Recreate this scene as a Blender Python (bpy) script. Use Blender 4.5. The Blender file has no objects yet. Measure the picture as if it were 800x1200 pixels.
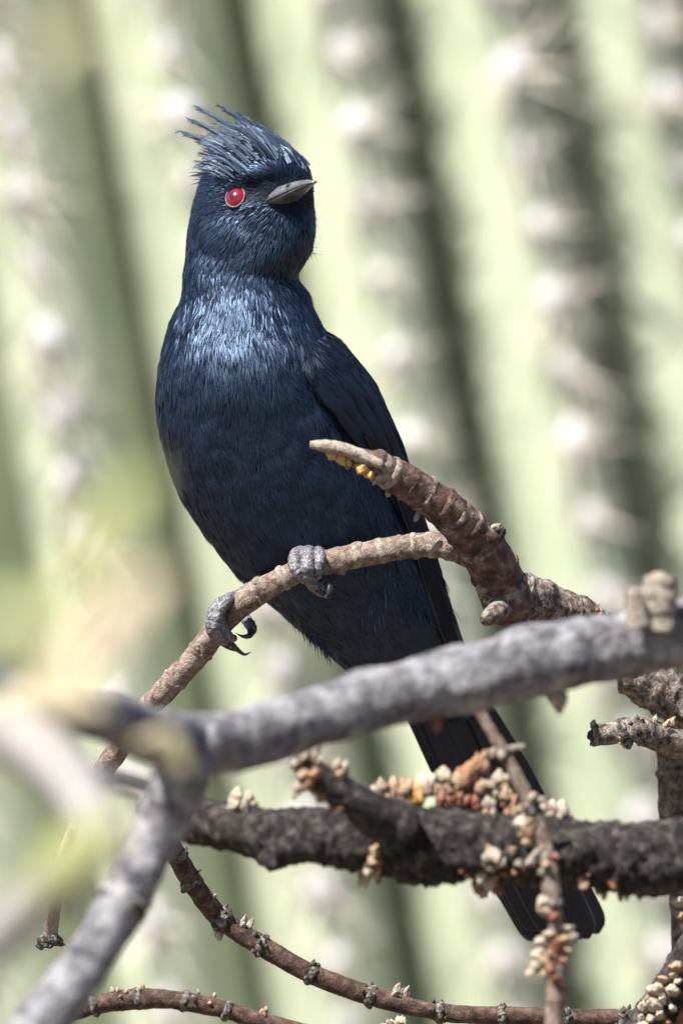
import bpy, bmesh, math, random
import numpy as np
from mathutils import Vector, Matrix, noise
from mathutils.bvhtree import BVHTree

random.seed(7); rng = np.random.default_rng(7)
scene = bpy.context.scene
col = scene.collection
R = math.radians

# ---------------------------------------------------------------- camera, sky, sun, exposure
S = 0.0002                 # metres per photo pixel at the bird
DIST = 5.0                 # camera to bird
ZC = 1.8                   # lens height above the ground
cam_d = bpy.data.cameras.new('camera'); cam = bpy.data.objects.new('camera', cam_d); col.objects.link(cam)
cam.location = (0, -DIST, ZC); cam.rotation_euler = (R(90), 0, 0)
cam_d.sensor_fit = 'VERTICAL'; cam_d.sensor_height = 36.0
cam_d.lens = 36.0 * DIST / (1200 * S)
cam_d.clip_start = 0.1; cam_d.clip_end = 4000
cam_d.dof.use_dof = True; cam_d.dof.focus_distance = DIST - 0.012
cam_d.dof.aperture_fstop = cam_d.lens / 58.0
scene.camera = cam

SUN = Vector((-0.40, -0.385, 0.83)).normalized()
world = bpy.data.worlds.new('World'); scene.world = world; world.use_nodes = True
wn = world.node_tree
sky = wn.nodes.new('ShaderNodeTexSky'); sky.sky_type = 'NISHITA'; sky.sun_disc = False
sky.sun_elevation = math.asin(SUN.z); sky.sun_rotation = math.atan2(SUN.x, SUN.y)
wn.links.new(sky.outputs[0], wn.nodes['Background'].inputs[0])
wn.nodes['Background'].inputs[1].default_value = 0.052
sun_d = bpy.data.lights.new('sun', 'SUN'); sun_d.energy = 5.0; sun_d.angle = R(0.53); sun_d.color = (1.0, 0.955, 0.89)
sun = bpy.data.objects.new('sun', sun_d); col.objects.link(sun)
sun.rotation_euler = SUN.to_track_quat('Z', 'Y').to_euler(); sun.location = SUN * 8 + Vector((0, 0, 2))
scene.view_settings.view_transform = 'Standard'; scene.view_settings.look = 'None'
scene.view_settings.exposure = 1.55; scene.view_settings.gamma = 1.0
scene.render.engine = 'CYCLES'
scene.cycles.use_denoising = True
scene.cycles.max_bounces = 6

# ---------------------------------------------------------------- helpers
def P(px, py, Y=0.0):
    k = (DIST + Y) / DIST
    return Vector(((px - 400) * S * k, Y, ZC + (600 - py) * S * k))

def link(o, parent=None):
    col.objects.link(o)
    if parent is not None: o.parent = parent
    return o

def thing(name, loc, label, cat, group=None):
    o = bpy.data.objects.new(name, None); o.location = loc; o.empty_display_size = 0.01
    o['label'] = label; o['category'] = cat
    if group: o['group'] = group
    col.objects.link(o)
    return o

def gloc(p):          # origin of a parent chain (only translations are used)
    v = Vector((0, 0, 0))
    while p is not None: v = v + p.location; p = p.parent
    return v

def mesh_data(name, verts, faces, m, smooth=True, uvs=None):
    me = bpy.data.meshes.new(name)
    me.from_pydata([tuple(v) for v in verts], [], faces)
    if smooth: me.polygons.foreach_set('use_smooth', [True] * len(me.polygons))
    if uvs is not None:
        uv = me.uv_layers.new(name='UVMap')
        li = np.empty(len(me.loops), dtype=np.int32); me.loops.foreach_get('vertex_index', li)
        uv.data.foreach_set('uv', np.asarray(uvs, dtype=np.float32)[li].ravel())
    if m: me.materials.append(m)
    me.update()
    return me

def mesh(name, verts, faces, m, parent=None, smooth=True, uvs=None, kind=None):
    org = gloc(parent)
    me = mesh_data(name, [Vector(v) - org for v in verts], faces, m, smooth, uvs)
    o = link(bpy.data.objects.new(name, me), parent)
    if kind: o['kind'] = kind
    return o

def grid_faces(nu, nv, closed=True, off=0):
    f = []
    for i in range(nu - 1):
        for j in range(nv if closed else nv - 1):
            j2 = (j + 1) % nv
            f.append((off + i * nv + j, off + i * nv + j2, off + (i + 1) * nv + j2, off + (i + 1) * nv + j))
    return f

def catmull(rows, n):
    a = np.asarray(rows, dtype=float)
    k = len(a); out = []
    ext = np.vstack([2 * a[0] - a[1], a, 2 * a[-1] - a[-2]])
    for t in np.linspace(0, k - 1, n):
        i = min(int(t), k - 2); f = t - i
        p0, p1, p2, p3 = ext[i], ext[i + 1], ext[i + 2], ext[i + 3]
        out.append(0.5 * ((2 * p1) + (-p0 + p2) * f + (2 * p0 - 5 * p1 + 4 * p2 - p3) * f * f + (-p0 + 3 * p1 - 3 * p2 + p3) * f ** 3))
    return np.array(out)

# ---------------------------------------------------------------- materials
def new_mat(name):
    m = bpy.data.materials.new(name); m.use_nodes = True
    nt = m.node_tree; b = nt.nodes['Principled BSDF']
    return m, nt, b

def ramp_noise(nt, scale, stops, detail=6, rough=0.6, vec=None, dist=0.0):
    n = nt.nodes.new('ShaderNodeTexNoise'); n.inputs['Scale'].default_value = scale
    n.inputs['Detail'].default_value = detail; n.inputs['Roughness'].default_value = rough
    n.inputs['Distortion'].default_value = dist
    if vec is not None: nt.links.new(vec, n.inputs['Vector'])
    r = nt.nodes.new('ShaderNodeValToRGB')
    els = r.color_ramp.elements
    while len(els) < len(stops): els.new(0.5)
    for e, (p, c) in zip(els, stops): e.position = p; e.color = (*c, 1)
    nt.links.new(n.outputs['Fac'], r.inputs['Fac'])
    return n, r

def add_bump(nt, b, height, strength, dist):
    bp = nt.nodes.new('ShaderNodeBump'); bp.inputs['Strength'].default_value = strength
    bp.inputs['Distance'].default_value = dist
    nt.links.new(height, bp.inputs['Height']); nt.links.new(bp.outputs[0], b.inputs['Normal'])

def bark(name, stops, scale=450, rough=0.8, bump=0.5, spec=0.25, stretch=None):
    m, nt, b = new_mat(name)
    tc = nt.nodes.new('ShaderNodeTexCoord'); vec = tc.outputs['Object']
    n, r = ramp_noise(nt, scale, stops, 8, 0.65, vec, 0.4)
    n2, r2 = ramp_noise(nt, scale * 5, [(0.35, (0.55, 0.55, 0.55)), (0.65, (1.2, 1.2, 1.2))], 4, 0.6, vec)
    mx = nt.nodes.new('ShaderNodeMix'); mx.data_type = 'RGBA'; mx.blend_type = 'MULTIPLY'; mx.inputs[0].default_value = 0.8
    nt.links.new(r.outputs[0], mx.inputs[6]); nt.links.new(r2.outputs[0], mx.inputs[7])
    nt.links.new(mx.outputs[2], b.inputs['Base Color'])
    b.inputs['Roughness'].default_value = rough; b.inputs['Specular IOR Level'].default_value = spec
    ad = nt.nodes.new('ShaderNodeMath'); ad.operation = 'ADD'
    nt.links.new(n.outputs['Fac'], ad.inputs[0]); nt.links.new(n2.outputs['Fac'], ad.inputs[1])
    add_bump(nt, b, ad.outputs[0], bump, 0.0012)
    return m

M = {}
M['perch'] = bark('perch_bark', [(0.32, (0.06, 0.036, 0.028)), (0.45, (0.145, 0.10, 0.08)), (0.6, (0.25, 0.20, 0.165)), (0.75, (0.36, 0.32, 0.27))], 420)
M['perch_ring'] = bark('perch_ring_bark', [(0.35, (0.13, 0.10, 0.08)), (0.6, (0.33, 0.29, 0.24))], 700)
M['brown'] = bark('brown_bark', [(0.34, (0.028, 0.016, 0.013)), (0.48, (0.085, 0.048, 0.038)), (0.60, (0.155, 0.108, 0.088)), (0.72, (0.30, 0.265, 0.24))], 300)
M['rough'] = bark('rough_grey_bark', [(0.36, (0.03, 0.024, 0.022)), (0.48, (0.16, 0.12, 0.10)), (0.6, (0.34, 0.30, 0.26)), (0.72, (0.44, 0.41, 0.37))], 520, bump=0.9)
M['grey'] = bark('grey_bark', [(0.35, (0.055, 0.049, 0.060)), (0.46, (0.13, 0.122, 0.140)), (0.57, (0.235, 0.23, 0.243)), (0.70, (0.35, 0.34, 0.34))], 170, bump=1.0)
M['pale'] = bark('pale_bark', [(0.32, (0.15, 0.142, 0.135)), (0.55, (0.26, 0.25, 0.24)), (0.72, (0.34, 0.33, 0.315))], 220)
M['dark'] = bark('charcoal_bark', [(0.34, (0.007, 0.006, 0.006)), (0.48, (0.022, 0.0185, 0.018)), (0.60, (0.075, 0.064, 0.060)), (0.74, (0.19, 0.165, 0.15))], 420, bump=0.9)
M['red'] = bark('reddish_bark', [(0.34, (0.018, 0.012, 0.010)), (0.5, (0.06, 0.035, 0.026)), (0.66, (0.13, 0.085, 0.062)), (0.78, (0.26, 0.215, 0.18))], 420)
M['node'] = bark('node_scale_bark', [(0.38, (0.02, 0.018, 0.017)), (0.52, (0.15, 0.135, 0.12)), (0.66, (0.42, 0.39, 0.34))], 900, bump=0.8)
M['wood'] = bark('bare_wood', [(0.35, (0.17, 0.13, 0.10)), (0.6, (0.36, 0.315, 0.26))], 500)
M['vertical'] = bark('cracked_bark', [(0.36, (0.035, 0.026, 0.024)), (0.5, (0.15, 0.115, 0.10)), (0.66, (0.30, 0.255, 0.23))], 420, bump=0.8)

def simple(name, colr, rough=0.5, spec=0.4, var=0.25, scale=900, sub=0.0):
    m, nt, b = new_mat(name)
    tc = nt.nodes.new('ShaderNodeTexCoord')
    c0 = tuple(c * (1 - var) for c in colr); c1 = tuple(min(1, c * (1 + var)) for c in colr)
    n, r = ramp_noise(nt, scale, [(0.35, c0), (0.65, c1)], 4, 0.6, tc.outputs['Object'])
    nt.links.new(r.outputs[0], b.inputs['Base Color'])
    b.inputs['Roughness'].default_value = rough; b.inputs['Specular IOR Level'].default_value = spec
    if sub: b.inputs['Subsurface Weight'].default_value = sub; b.inputs['Subsurface Radius'].default_value = (0.002, 0.0012, 0.0006)
    add_bump(nt, b, n.outputs['Fac'], 0.3, 0.0006)
    return m
M['bud_white'] = simple('white_bud', (0.50, 0.44, 0.35), 0.5, .4, .45, 700)
M['bud_cream'] = simple('cream_bud', (0.42, 0.29, 0.17), 0.45, .4, .4, 700)
M['bud_orange'] = simple('orange_bud', (0.40, 0.19, 0.09), 0.4, .4, .4, 700)
M['bud_brown'] = simple('brown_bud', (0.17, 0.065, 0.035), 0.5)
def bud_mat(name, tip, base, rough=.5):
    m, nt, b = new_mat(name)
    tc = nt.nodes.new('ShaderNodeTexCoord'); sp = nt.nodes.new('ShaderNodeSeparateXYZ'); nt.links.new(tc.outputs['Generated'], sp.inputs[0])
    n, r = ramp_noise(nt, 2.6, [(0.3, (0.0,) * 3), (0.7, (1.0,) * 3)], 5, .6, tc.outputs['Object'])
    ad = nt.nodes.new('ShaderNodeMath'); ad.operation = 'MULTIPLY_ADD'; ad.inputs[1].default_value = .55
    nt.links.new(n.outputs['Fac'], ad.inputs[0]); nt.links.new(sp.outputs['Z'], ad.inputs[2])
    rp = nt.nodes.new('ShaderNodeValToRGB'); e = rp.color_ramp.elements
    e[0].position = .30; e[0].color = (*base, 1); e[1].position = .95; e[1].color = (*tip, 1)
    nt.links.new(ad.outputs[0], rp.inputs['Fac']); nt.links.new(rp.outputs[0], b.inputs['Base Color'])
    b.inputs['Roughness'].default_value = rough; add_bump(nt, b, n.outputs['Fac'], .5, .4)
    return m
M['bud_white'] = bud_mat('white_bud', (0.43, 0.37, 0.285), (0.12, 0.07, 0.04))
M['bud_cream'] = bud_mat('cream_bud', (0.38, 0.27, 0.165), (0.10, 0.045, 0.025))
M['bud_orange'] = bud_mat('orange_bud', (0.34, 0.18, 0.095), (0.11, 0.04, 0.02))
M['resin'] = simple('amber_resin', (0.42, 0.235, 0.075), 0.35, 0.5, .4, 700, sub=0.2)
M['claw'] = simple('claw_horn', (0.02, 0.02, 0.022), 0.3, 0.5)
M['nostril'] = simple('nostril_dark', (0.008, 0.008, 0.01), 0.6)
M['flake'] = simple('bark_flake', (0.22, 0.19, 0.155), 0.85, .2, .5, 900)

def toe_mat():
    m, nt, b = new_mat('scaly_toe')
    tc = nt.nodes.new('ShaderNodeTexCoord')
    v = nt.nodes.new('ShaderNodeTexVoronoi'); v.inputs['Scale'].default_value = 1500
    nt.links.new(tc.outputs['Object'], v.inputs['Vector'])
    r = nt.nodes.new('ShaderNodeValToRGB'); e = r.color_ramp.elements
    e[0].position = 0.1; e[0].color = (0.19, 0.19, 0.21, 1); e[1].position = 0.65; e[1].color = (0.06, 0.058, 0.066, 1)
    nt.links.new(v.outputs['Distance'], r.inputs['Fac']); nt.links.new(r.outputs[0], b.inputs['Base Color'])
    b.inputs['Roughness'].default_value = 0.55
    iv = nt.nodes.new('ShaderNodeMath'); iv.operation = 'SUBTRACT'; iv.inputs[0].default_value = 1
    nt.links.new(v.outputs['Distance'], iv.inputs[1])
    add_bump(nt, b, iv.outputs[0], 0.45, 0.0004)
    return m
M['toe'] = toe_mat()

def feather(name, base, tint, rough, spec, uvbump=True, streak=(260, 9), bump=0.35):
    m, nt, b = new_mat(name)
    b.inputs['Specular IOR Level'].default_value = spec
    b.inputs['Specular Tint'].default_value = (*tint, 1)
    b.inputs['IOR'].default_value = 1.56
    tc = nt.nodes.new('ShaderNodeTexCoord')
    n, r = ramp_noise(nt, 160, [(0.3, tuple(c * 0.6 for c in base)), (0.7, tuple(c * 1.5 for c in base))], 5, 0.6, tc.outputs['Object'])
    nt.links.new(r.outputs[0], b.inputs['Base Color'])
    n2, r2 = ramp_noise(nt, 260, [(0.3, (rough - .08,) * 3), (0.7, (rough + .1,) * 3)], 4, 0.6, tc.outputs['Object'])
    nt.links.new(r2.outputs[0], b.inputs['Roughness'])
    if uvbump:
        mp = nt.nodes.new('ShaderNodeMapping'); mp.inputs['Scale'].default_value = (streak[0], streak[1], 1)
        nt.links.new(tc.outputs['UV'], mp.inputs['Vector'])
        n3 = nt.nodes.new('ShaderNodeTexNoise'); n3.inputs['Scale'].default_value = 1.0; n3.inputs['Detail'].default_value = 5
        nt.links.new(mp.outputs[0], n3.inputs['Vector'])
        add_bump(nt, b, n3.outputs['Fac'], bump, 0.00018)
    return m
M['body'] = feather('blue_black_plumage', (0.002, 0.0026, 0.006), (0.50, 0.72, 1.0), 0.6, 0.12)
M['barb'] = feather('feather_barbs', (0.0029, 0.0053, 0.0160), (0.44, 0.66, 1.0), 0.47, 0.75, False)
M['lore'] = feather('velvet_black_lores', (0.0035, 0.0045, 0.008), (0.6, 0.75, 1.0), 0.65, 0.3, False)
M['wing_barb'] = feather('wing_barbs', (0.003, 0.0048, 0.0125), (0.5, 0.7, 1.0), 0.6, 0.35, False)
M['crest'] = feather('crest_feather', (0.026, 0.037, 0.066), (0.60, 0.78, 1.0), 0.48, 1.0, True, (60, 3), 0.5)
M['wing'] = feather('wing_plumage', (0.003, 0.004, 0.009), (0.5, 0.70, 1.0), 0.45, 0.4, True, (90, 5), 0.3)
M['flight'] = feather('flight_feather', (0.004, 0.0042, 0.006), (0.7, 0.8, 1.0), 0.55, 0.25, True, (70, 2.5), 0.35)
M['tail'] = feather('tail_feather', (0.006, 0.0055, 0.007), (0.75, 0.8, 1.0), 0.40, 0.35, True, (70, 2.5), 0.35)
M['edge'] = simple('feather_edge', (0.085, 0.075, 0.075), 0.45)
M['bill'] = simple('bill_horn', (0.075, 0.076, 0.086), 0.26, 0.6, 0.35, 500)
M['lid'] = simple('eye_ring_skin', (0.06, 0.052, 0.056), 0.5, 0.4, 0.85, 2500)

def eye_mat():
    m, nt, b = new_mat('red_iris')
    tc = nt.nodes.new('ShaderNodeTexCoord'); sp = nt.nodes.new('ShaderNodeSeparateXYZ')
    nt.links.new(tc.outputs['Generated'], sp.inputs[0])
    r = nt.nodes.new('ShaderNodeValToRGB'); e = r.color_ramp.elements
    e[0].position = 0.72; e[0].color = (0.16, 0.002, 0.010, 1); e[1].position = 0.83; e[1].color = (0.21, 0.001, 0.009, 1)
    x = e.new(0.945); x.color = (0.15, 0.001, 0.009, 1)
    x = e.new(0.958); x.color = (0.035, 0.001, 0.006, 1)
    nt.links.new(sp.outputs['Z'], r.inputs['Fac']); nt.links.new(r.outputs[0], b.inputs['Base Color'])
    b.inputs['Roughness'].default_value = 0.5; b.inputs['Specular IOR Level'].default_value = 0.1
    b.inputs['Coat Weight'].default_value = 1.0; b.inputs['Coat Roughness'].default_value = 0.20
    return m
M['eye'] = eye_mat()

def cactus_mat():
    m, nt, b = new_mat('cactus_skin')
    tc = nt.nodes.new('ShaderNodeTexCoord')
    n, r = ramp_noise(nt, 22, [(0.3, (0.295, 0.34, 0.24)), (0.55, (0.375, 0.412, 0.30)), (0.75, (0.435, 0.46, 0.355))], 6, 0.6, tc.outputs['Object'])
    nt.links.new(r.outputs[0], b.inputs['Base Color'])
    b.inputs['Roughness'].default_value = 0.55; b.inputs['Specular IOR Level'].default_value = 0.35
    return m
M['cactus'] = cactus_mat()
M['areole'] = simple('grey_felt', (0.50, 0.495, 0.515), 0.9, 0.1, 0.15, 300)
M['spine'] = simple('cactus_spine', (0.50, 0.46, 0.40), 0.6, 0.3, 0.35, 60)

def leaf_mat(name, c):
    m, nt, b = new_mat(name)
    tc = nt.nodes.new('ShaderNodeTexCoord')
    n, r = ramp_noise(nt, 90, [(0.3, tuple(x * .8 for x in c)), (0.7, tuple(x * 1.2 for x in c))], 4, .6, tc.outputs['Object'])
    nt.links.new(r.outputs[0], b.inputs['Base Color']); b.inputs['Roughness'].default_value = 0.5
    tr = nt.nodes.new('ShaderNodeBsdfTranslucent'); nt.links.new(r.outputs[0], tr.inputs['Color'])
    mx = nt.nodes.new('ShaderNodeMixShader'); mx.inputs[0].default_value = 0.35
    out = nt.nodes['Material Output']
    nt.links.new(b.outputs[0], mx.inputs[1]); nt.links.new(tr.outputs[0], mx.inputs[2]); nt.links.new(mx.outputs[0], out.inputs['Surface'])
    return m
M['leaf'] = leaf_mat('yellow_green_leaf', (0.30, 0.315, 0.13))
M['leaf_dry'] = leaf_mat('dry_tan_leaf', (0.42, 0.34, 0.24))
M['leaf_cream'] = leaf_mat('cream_leaf', (0.40, 0.36, 0.22))

# ---------------------------------------------------------------- ground
def ground():
    m, nt, b = new_mat('desert_soil')
    tc = nt.nodes.new('ShaderNodeTexCoord')
    n, r = ramp_noise(nt, 1.3, [(0.3, (0.08, 0.06, 0.045)), (0.6, (0.14, 0.11, 0.08)), (0.8, (0.20, 0.165, 0.125))], 12, 0.7, tc.outputs['Object'])
    nt.links.new(r.outputs[0], b.inputs['Base Color']); b.inputs['Roughness'].default_value = 0.95
    add_bump(nt, b, n.outputs['Fac'], 0.6, 0.05)
    n_ = 81; ext = np.sign(np.linspace(-1, 1, n_)) * np.abs(np.linspace(-1, 1, n_)) ** 5 * 1500
    v = []; 
    for y in ext:
        for x in ext:
            d = math.hypot(x, y)
            v.append((x, y, 0.05 * noise.noise(Vector((x * .35, y * .35, 0))) * min(1, d / 3) - 0.01 + (0.6 * noise.noise(Vector((x * .01, y * .01, 3))) if d > 20 else 0)))
    o = mesh('ground', v, grid_faces(n_, n_, False), m); o['kind'] = 'structure'
ground()

# ---------------------------------------------------------------- saguaro
def saguaro():
    Yf = 0.80; k = S * (DIST + Yf) / DIST; Rm = 0.2575
    ax = Vector((-0.178, 0.0, 1.0))
    def axis(z): 
        c0 = Vector(((251 - 400) * k, Yf + Rm, ZC)); return c0 + ax * (z - ZC)
    # groove angles (deg, 0 faces the camera, + to the right)
    g = [-13.5, -2.9, 7.65, 18.0, 28.65, 39.6]
    step = 10.9
    while g[-1] + step < 360 + g[0] - step * 0.6: g.append(g[-1] + step)
    full = g + [g[0] + 360]
    base = axis(0.0)
    root = thing('saguaro_cactus', base, 'tall pale green ribbed saguaro cactus filling the blurred background', 'cactus')
    NS = 24; depth = 0.043
    angs = []; prof = []; ridges = []
    for a, b in zip(full[:-1], full[1:]):
        ridges.append((a + b) / 2)
        for s in range(NS):
            t = s / NS; angs.append(a + (b - a) * t)
            q = abs(2 * t - 1)
            prof.append(1 - q ** 2.8)
    angs = np.radians(angs); prof = np.array(prof)
    H = 4.6; zs = list(np.linspace(-0.05, H - 0.3, 90)) + [H - 0.3 + 0.3 * math.sin(x) for x in np.linspace(0.12, math.pi / 2 - 0.03, 12)]
    v = []
    for z in zs:
        c = axis(z); f = 1.0
        if z > H - 0.3: f = math.sqrt(max(0.0, 1 - ((z - H + 0.3) / 0.3) ** 2))
        f *= 0.86 + 0.14 * min(1, z / 1.0)
        for a, p in zip(angs, prof):
            w = 1 + 0.012 * noise.noise(Vector((a * 6, z * 3, 0)))
            r = (Rm - depth + depth * p) * f * w
            v.append(c + Vector((r * math.sin(a), -r * math.cos(a), 0)))
    f = grid_faces(len(zs), len(angs)); f.append(tuple(range((len(zs) - 1) * len(angs), len(zs) * len(angs))))
    mesh('ribbed_stem', v, f, M['cactus'], root)
    # areole pads and spine tufts
    bm = bmesh.new(); bmesh.ops.create_icosphere(bm, subdivisions=2, radius=1)
    for q in bm.verts:
        n = 1 + 0.25 * noise.noise(q.co * 3); q.co = Vector((q.co.x * .0046 * n, q.co.y * .0042 * n, q.co.z * .0050 * n))
    pad = bpy.data.meshes.new('areole'); bm.to_mesh(pad); bm.free(); pad.materials.append(M['areole'])
    for p_ in pad.polygons: p_.use_smooth = True
    tufts = []
    for s in range(4):
        vv = []; ff = []
        rs = random.Random(s)
        for i in range(26):
            th = rs.uniform(0, 2 * math.pi); el = rs.uniform(-0.1, 0.7) if i > 3 else rs.uniform(1.0, 1.5)
            d = Vector((math.cos(th) * math.cos(el), -math.sin(el), math.sin(th) * math.cos(el)))
            L = rs.uniform(.010, .023) if i > 2 else rs.uniform(.024, .036)
            u = d.orthogonal().normalized(); w = d.cross(u); r0 = 0.0006; o = len(vv)
            for j in range(3):
                a = 2 * math.pi * j / 3; vv.append(d * .002 + (u * math.cos(a) + w * math.sin(a)) * r0)
            vv.append(d * L)
            for j in range(3): ff.append((o + j, o + (j + 1) % 3, o + 3))
        tufts.append(mesh_data('spine_tuft', vv, ff, M['spine'], False))
    rest_v = []; rest_f = []
    for a in ridges:
        a2 = (a + 180) % 360 - 180
        zz = 0.2 + random.uniform(0, .02)
        while zz < H - 0.28:
            vis = abs(a2) < 58 and abs(zz - ZC) < 0.20
            ar = math.radians(a2); f_ = 0.86 + 0.14 * min(1, zz)
            w = 1 + 0.012 * noise.noise(Vector((ar * 6, zz * 3, 0)))
            c = axis(zz) + Vector((math.sin(ar), -math.cos(ar), 0)) * (Rm * f_ * w - 0.001)
            if vis:
                o = bpy.data.objects.new('areole', pad); link(o, root); o.location = c - base
                o.rotation_euler = (random.uniform(-.15, .15), random.uniform(-.2, .2), ar); s = random.uniform(.75, 1.2); o.scale = (s * random.uniform(.85, 1.15), s, s * random.uniform(.85, 1.2))
                t = bpy.data.objects.new('spine_tuft', random.choice(tufts)); link(t, o)
                t.rotation_euler = (random.uniform(-.3, .3), random.uniform(0, 6.28), random.uniform(-.3, .3))
            else:
                o = len(rest_v); u = Vector((math.cos(ar), math.sin(ar), 0)); n_ = Vector((math.sin(ar), -math.cos(ar), 0))
                for q in (u * .006, Vector((0, 0, .007)), u * -.006, Vector((0, 0, -.007))): rest_v.append(c + q - n_ * .003)
                rest_v.append(c + n_ * .004)
                for j in range(4): rest_f.append((o + j, o + (j + 1) % 4, o + 4))
                for i in range(5):
                    d = (n_ * random.uniform(.4, 1) + u * random.uniform(-1, 1) + Vector((0, 0, random.uniform(-1, 1)))).normalized() * random.uniform(.015, .035)
                    q = len(rest_v); rest_v += [c + u * .0007, c - u * .0007, c + d]; rest_f.append((q, q + 1, q + 2))
            zz += 0.0202 * random.uniform(.86, 1.14)
    mesh('far_spines', rest_v, rest_f, M['areole'], root, False, kind='stuff')
saguaro()

# ---------------------------------------------------------------- branches
class Tube:
    """a limb: control rows (px, py, Y, r_px)"""
    def __init__(self, rows, step=3.0, seg=28, amp=0.06, fine=0.03, seed=0, lumps=(), ridge=0.0):
        rows = np.array(rows, float)
        ln = np.sum(np.hypot(np.diff(rows[:, 0]), np.diff(rows[:, 1])))
        self.n = max(8, int(ln / step)); a = catmull(rows, self.n)
        self.px = a[:, :2]; self.Y = a[:, 2]; self.rp = np.maximum(a[:, 3], 0.8)
        self.c = [P(x, y, Y) for x, y, Y, r in a]
        self.r = [r * S * (DIST + Y) / DIST for (x, y, Y, _), r in zip(a, self.rp)]
        self.t = []
        for i in range(self.n):
            d = self.c[min(i + 1, self.n - 1)] - self.c[max(i - 1, 0)]; self.t.append(d.normalized())
        self.seg = seg; self.v = []; sd = seed * 17.3
        self.frames = []
        for i in range(self.n):
            t = self.t[i]; u = Vector((0, -1, 0)) - t * t.dot(Vector((0, -1, 0))); u.normalize(); w = t.cross(u)
            self.frames.append((u, w))
            for j in range(seg):
                th = 2 * math.pi * j / seg; d = u * math.cos(th) + w * math.sin(th)
                p = self.c[i] + d * self.r[i]
                k = self.r[i]
                nn = noise.noise(p * 55 / 1.0 * 2 + Vector((sd, 0, 0))) * amp * 1.0 + noise.noise(p * 420 + Vector((0, sd, 0))) * fine + abs(noise.noise(p * 900)) * fine
                if ridge: nn += ridge * noise.noise(Vector((math.cos(th) * 3, math.sin(th) * 3, i * 0.03 + sd)))
                rr = k * (1 + nn)
                for (lx, ly, lr, lh) in lumps:
                    q = math.hypot(p.x - P(lx, ly, self.Y[i]).x, p.z - P(lx, ly, self.Y[i]).z) / (lr * S)
                    if q < 1: rr += lh * S * (1 - q * q) ** 2
                self.v.append(self.c[i] + d * rr)
        self.f = grid_faces(self.n, seg)
        self.f.append(tuple(reversed(range(seg)))); self.f.append(tuple(range((self.n - 1) * seg, self.n * seg)))
    def idx(self, px, py):
        return int(np.argmin(np.hypot(self.px[:, 0] - px, self.px[:, 1] - py)))
    def surf(self, px, py):
        """point on the camera side of the limb under a photo position, and the outward direction"""
        i = self.idx(px, py); c = self.c[i]; q = P(px, py, self.Y[i]); d = q - c; d -= self.t[i] * d.dot(self.t[i])
        L = d.length; r = self.r[i]
        if L < r:
            n = (d + Vector((0, -1, 0)) * math.sqrt(r * r - L * L)); return q + Vector((0, -1, 0)) * math.sqrt(r * r - L * L) * 0.95, n.normalized()
        return q, d.normalized()
    def build(self, name, m, parent):
        return mesh(name, self.v, self.f, m, parent)

def collar(tb, px, py, m, parent, name='bark_ring', wid=4, h=2.0, jag=0.5, flare=0.0, seg=26, seed=0):
    i = tb.idx(px, py); c = tb.c[i]; t = tb.t[i]; u, w = tb.frames[i]; r = tb.r[i]; k = r / tb.rp[i]
    v = []; prof = [(-1.0, -1.2), (-.75, .5), (-.2, 1.0), (.35, .8 + flare), (.9, .3 + flare), (1.1, -1.2)]
    tilt = random.uniform(-.25, .25)
    for s, hh in prof:
        for j in range(seg):
            th = 2 * math.pi * j / seg; d = u * math.cos(th) + w * math.sin(th)
            nz = noise.noise(Vector((math.cos(th) * 2.2, math.sin(th) * 2.2, seed + px * .37)))
            nz2 = noise.noise(Vector((math.cos(th) * 6, math.sin(th) * 6, seed + s + px)))
            rr = r + k * (h * hh * (1 + jag * (nz + nz2)) if hh > 0 else hh * 1.2)
            v.append(c + d * rr + t * k * wid * (s + jag * .5 * nz + tilt * math.sin(th)))
    return mesh(name, v, grid_faces(len(prof), seg), m, parent)

bud_meshes = {}
def bud_mesh(mk, var):
    key = (mk, var)
    if key not in bud_meshes:
        bm = bmesh.new(); bmesh.ops.create_icosphere(bm, subdivisions=3, radius=1)
        for q in bm.verts:
            d = q.co.normalized(); n = 1 + .42 * noise.noise(d * 1.5 + Vector((var * 7.1, 0, 0))) + .30 * noise.noise(d * 3.6 + Vector((0, var * 3, 0))) + .12 * noise.noise(d * 9)
            z = d.z; taper = 1 - .42 * z
            q.co = Vector((d.x * n * taper, d.y * n * taper, d.z * n * (1.25 + .12 * var)))
        me = bpy.data.meshes.new('bud'); bm.to_mesh(me); bm.free(); me.materials.append(M[mk])
        for p_ in me.polygons: p_.use_smooth = True
        bud_meshes[key] = me
    return bud_meshes[key]

def bud(tb, px, py, r, mk, parent, name='bud', lift=0.3, direc=None, sq=1.0):
    p, n = tb.surf(px, py)
    if direc is not None: n = (n * .4 + Vector(direc)).normalized()
    o = bpy.data.objects.new(name, bud_mesh(mk, random.randrange(5))); link(o, parent)
    o.location = p + n * r * S * lift - gloc(parent)
    n = (n + Vector([random.uniform(-.4, .4) for _ in range(3)])).normalized()
    q = n.to_track_quat('Z', 'Y'); o.rotation_mode = 'QUATERNION'; o.rotation_quaternion = q @ Matrix.Rotation(random.uniform(0, 6.28), 3, 'Z').to_quaternion()
    s = r * S * random.uniform(.6, .95); o.scale = (s, s * random.uniform(.75, 1.1), s * sq * random.uniform(.85, 1.25))
    if name == 'bud' and r > 4.5:
        for _ in range(1): bud(tb, px + random.uniform(-1, 1) * r * 1.1, py + random.uniform(-1, 1) * r * 1.1, r * random.uniform(.3, .55), random.choice(['flake', 'bud_brown', mk, 'bud_cream']), parent, 'bud_scale', .2)
    return o

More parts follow.
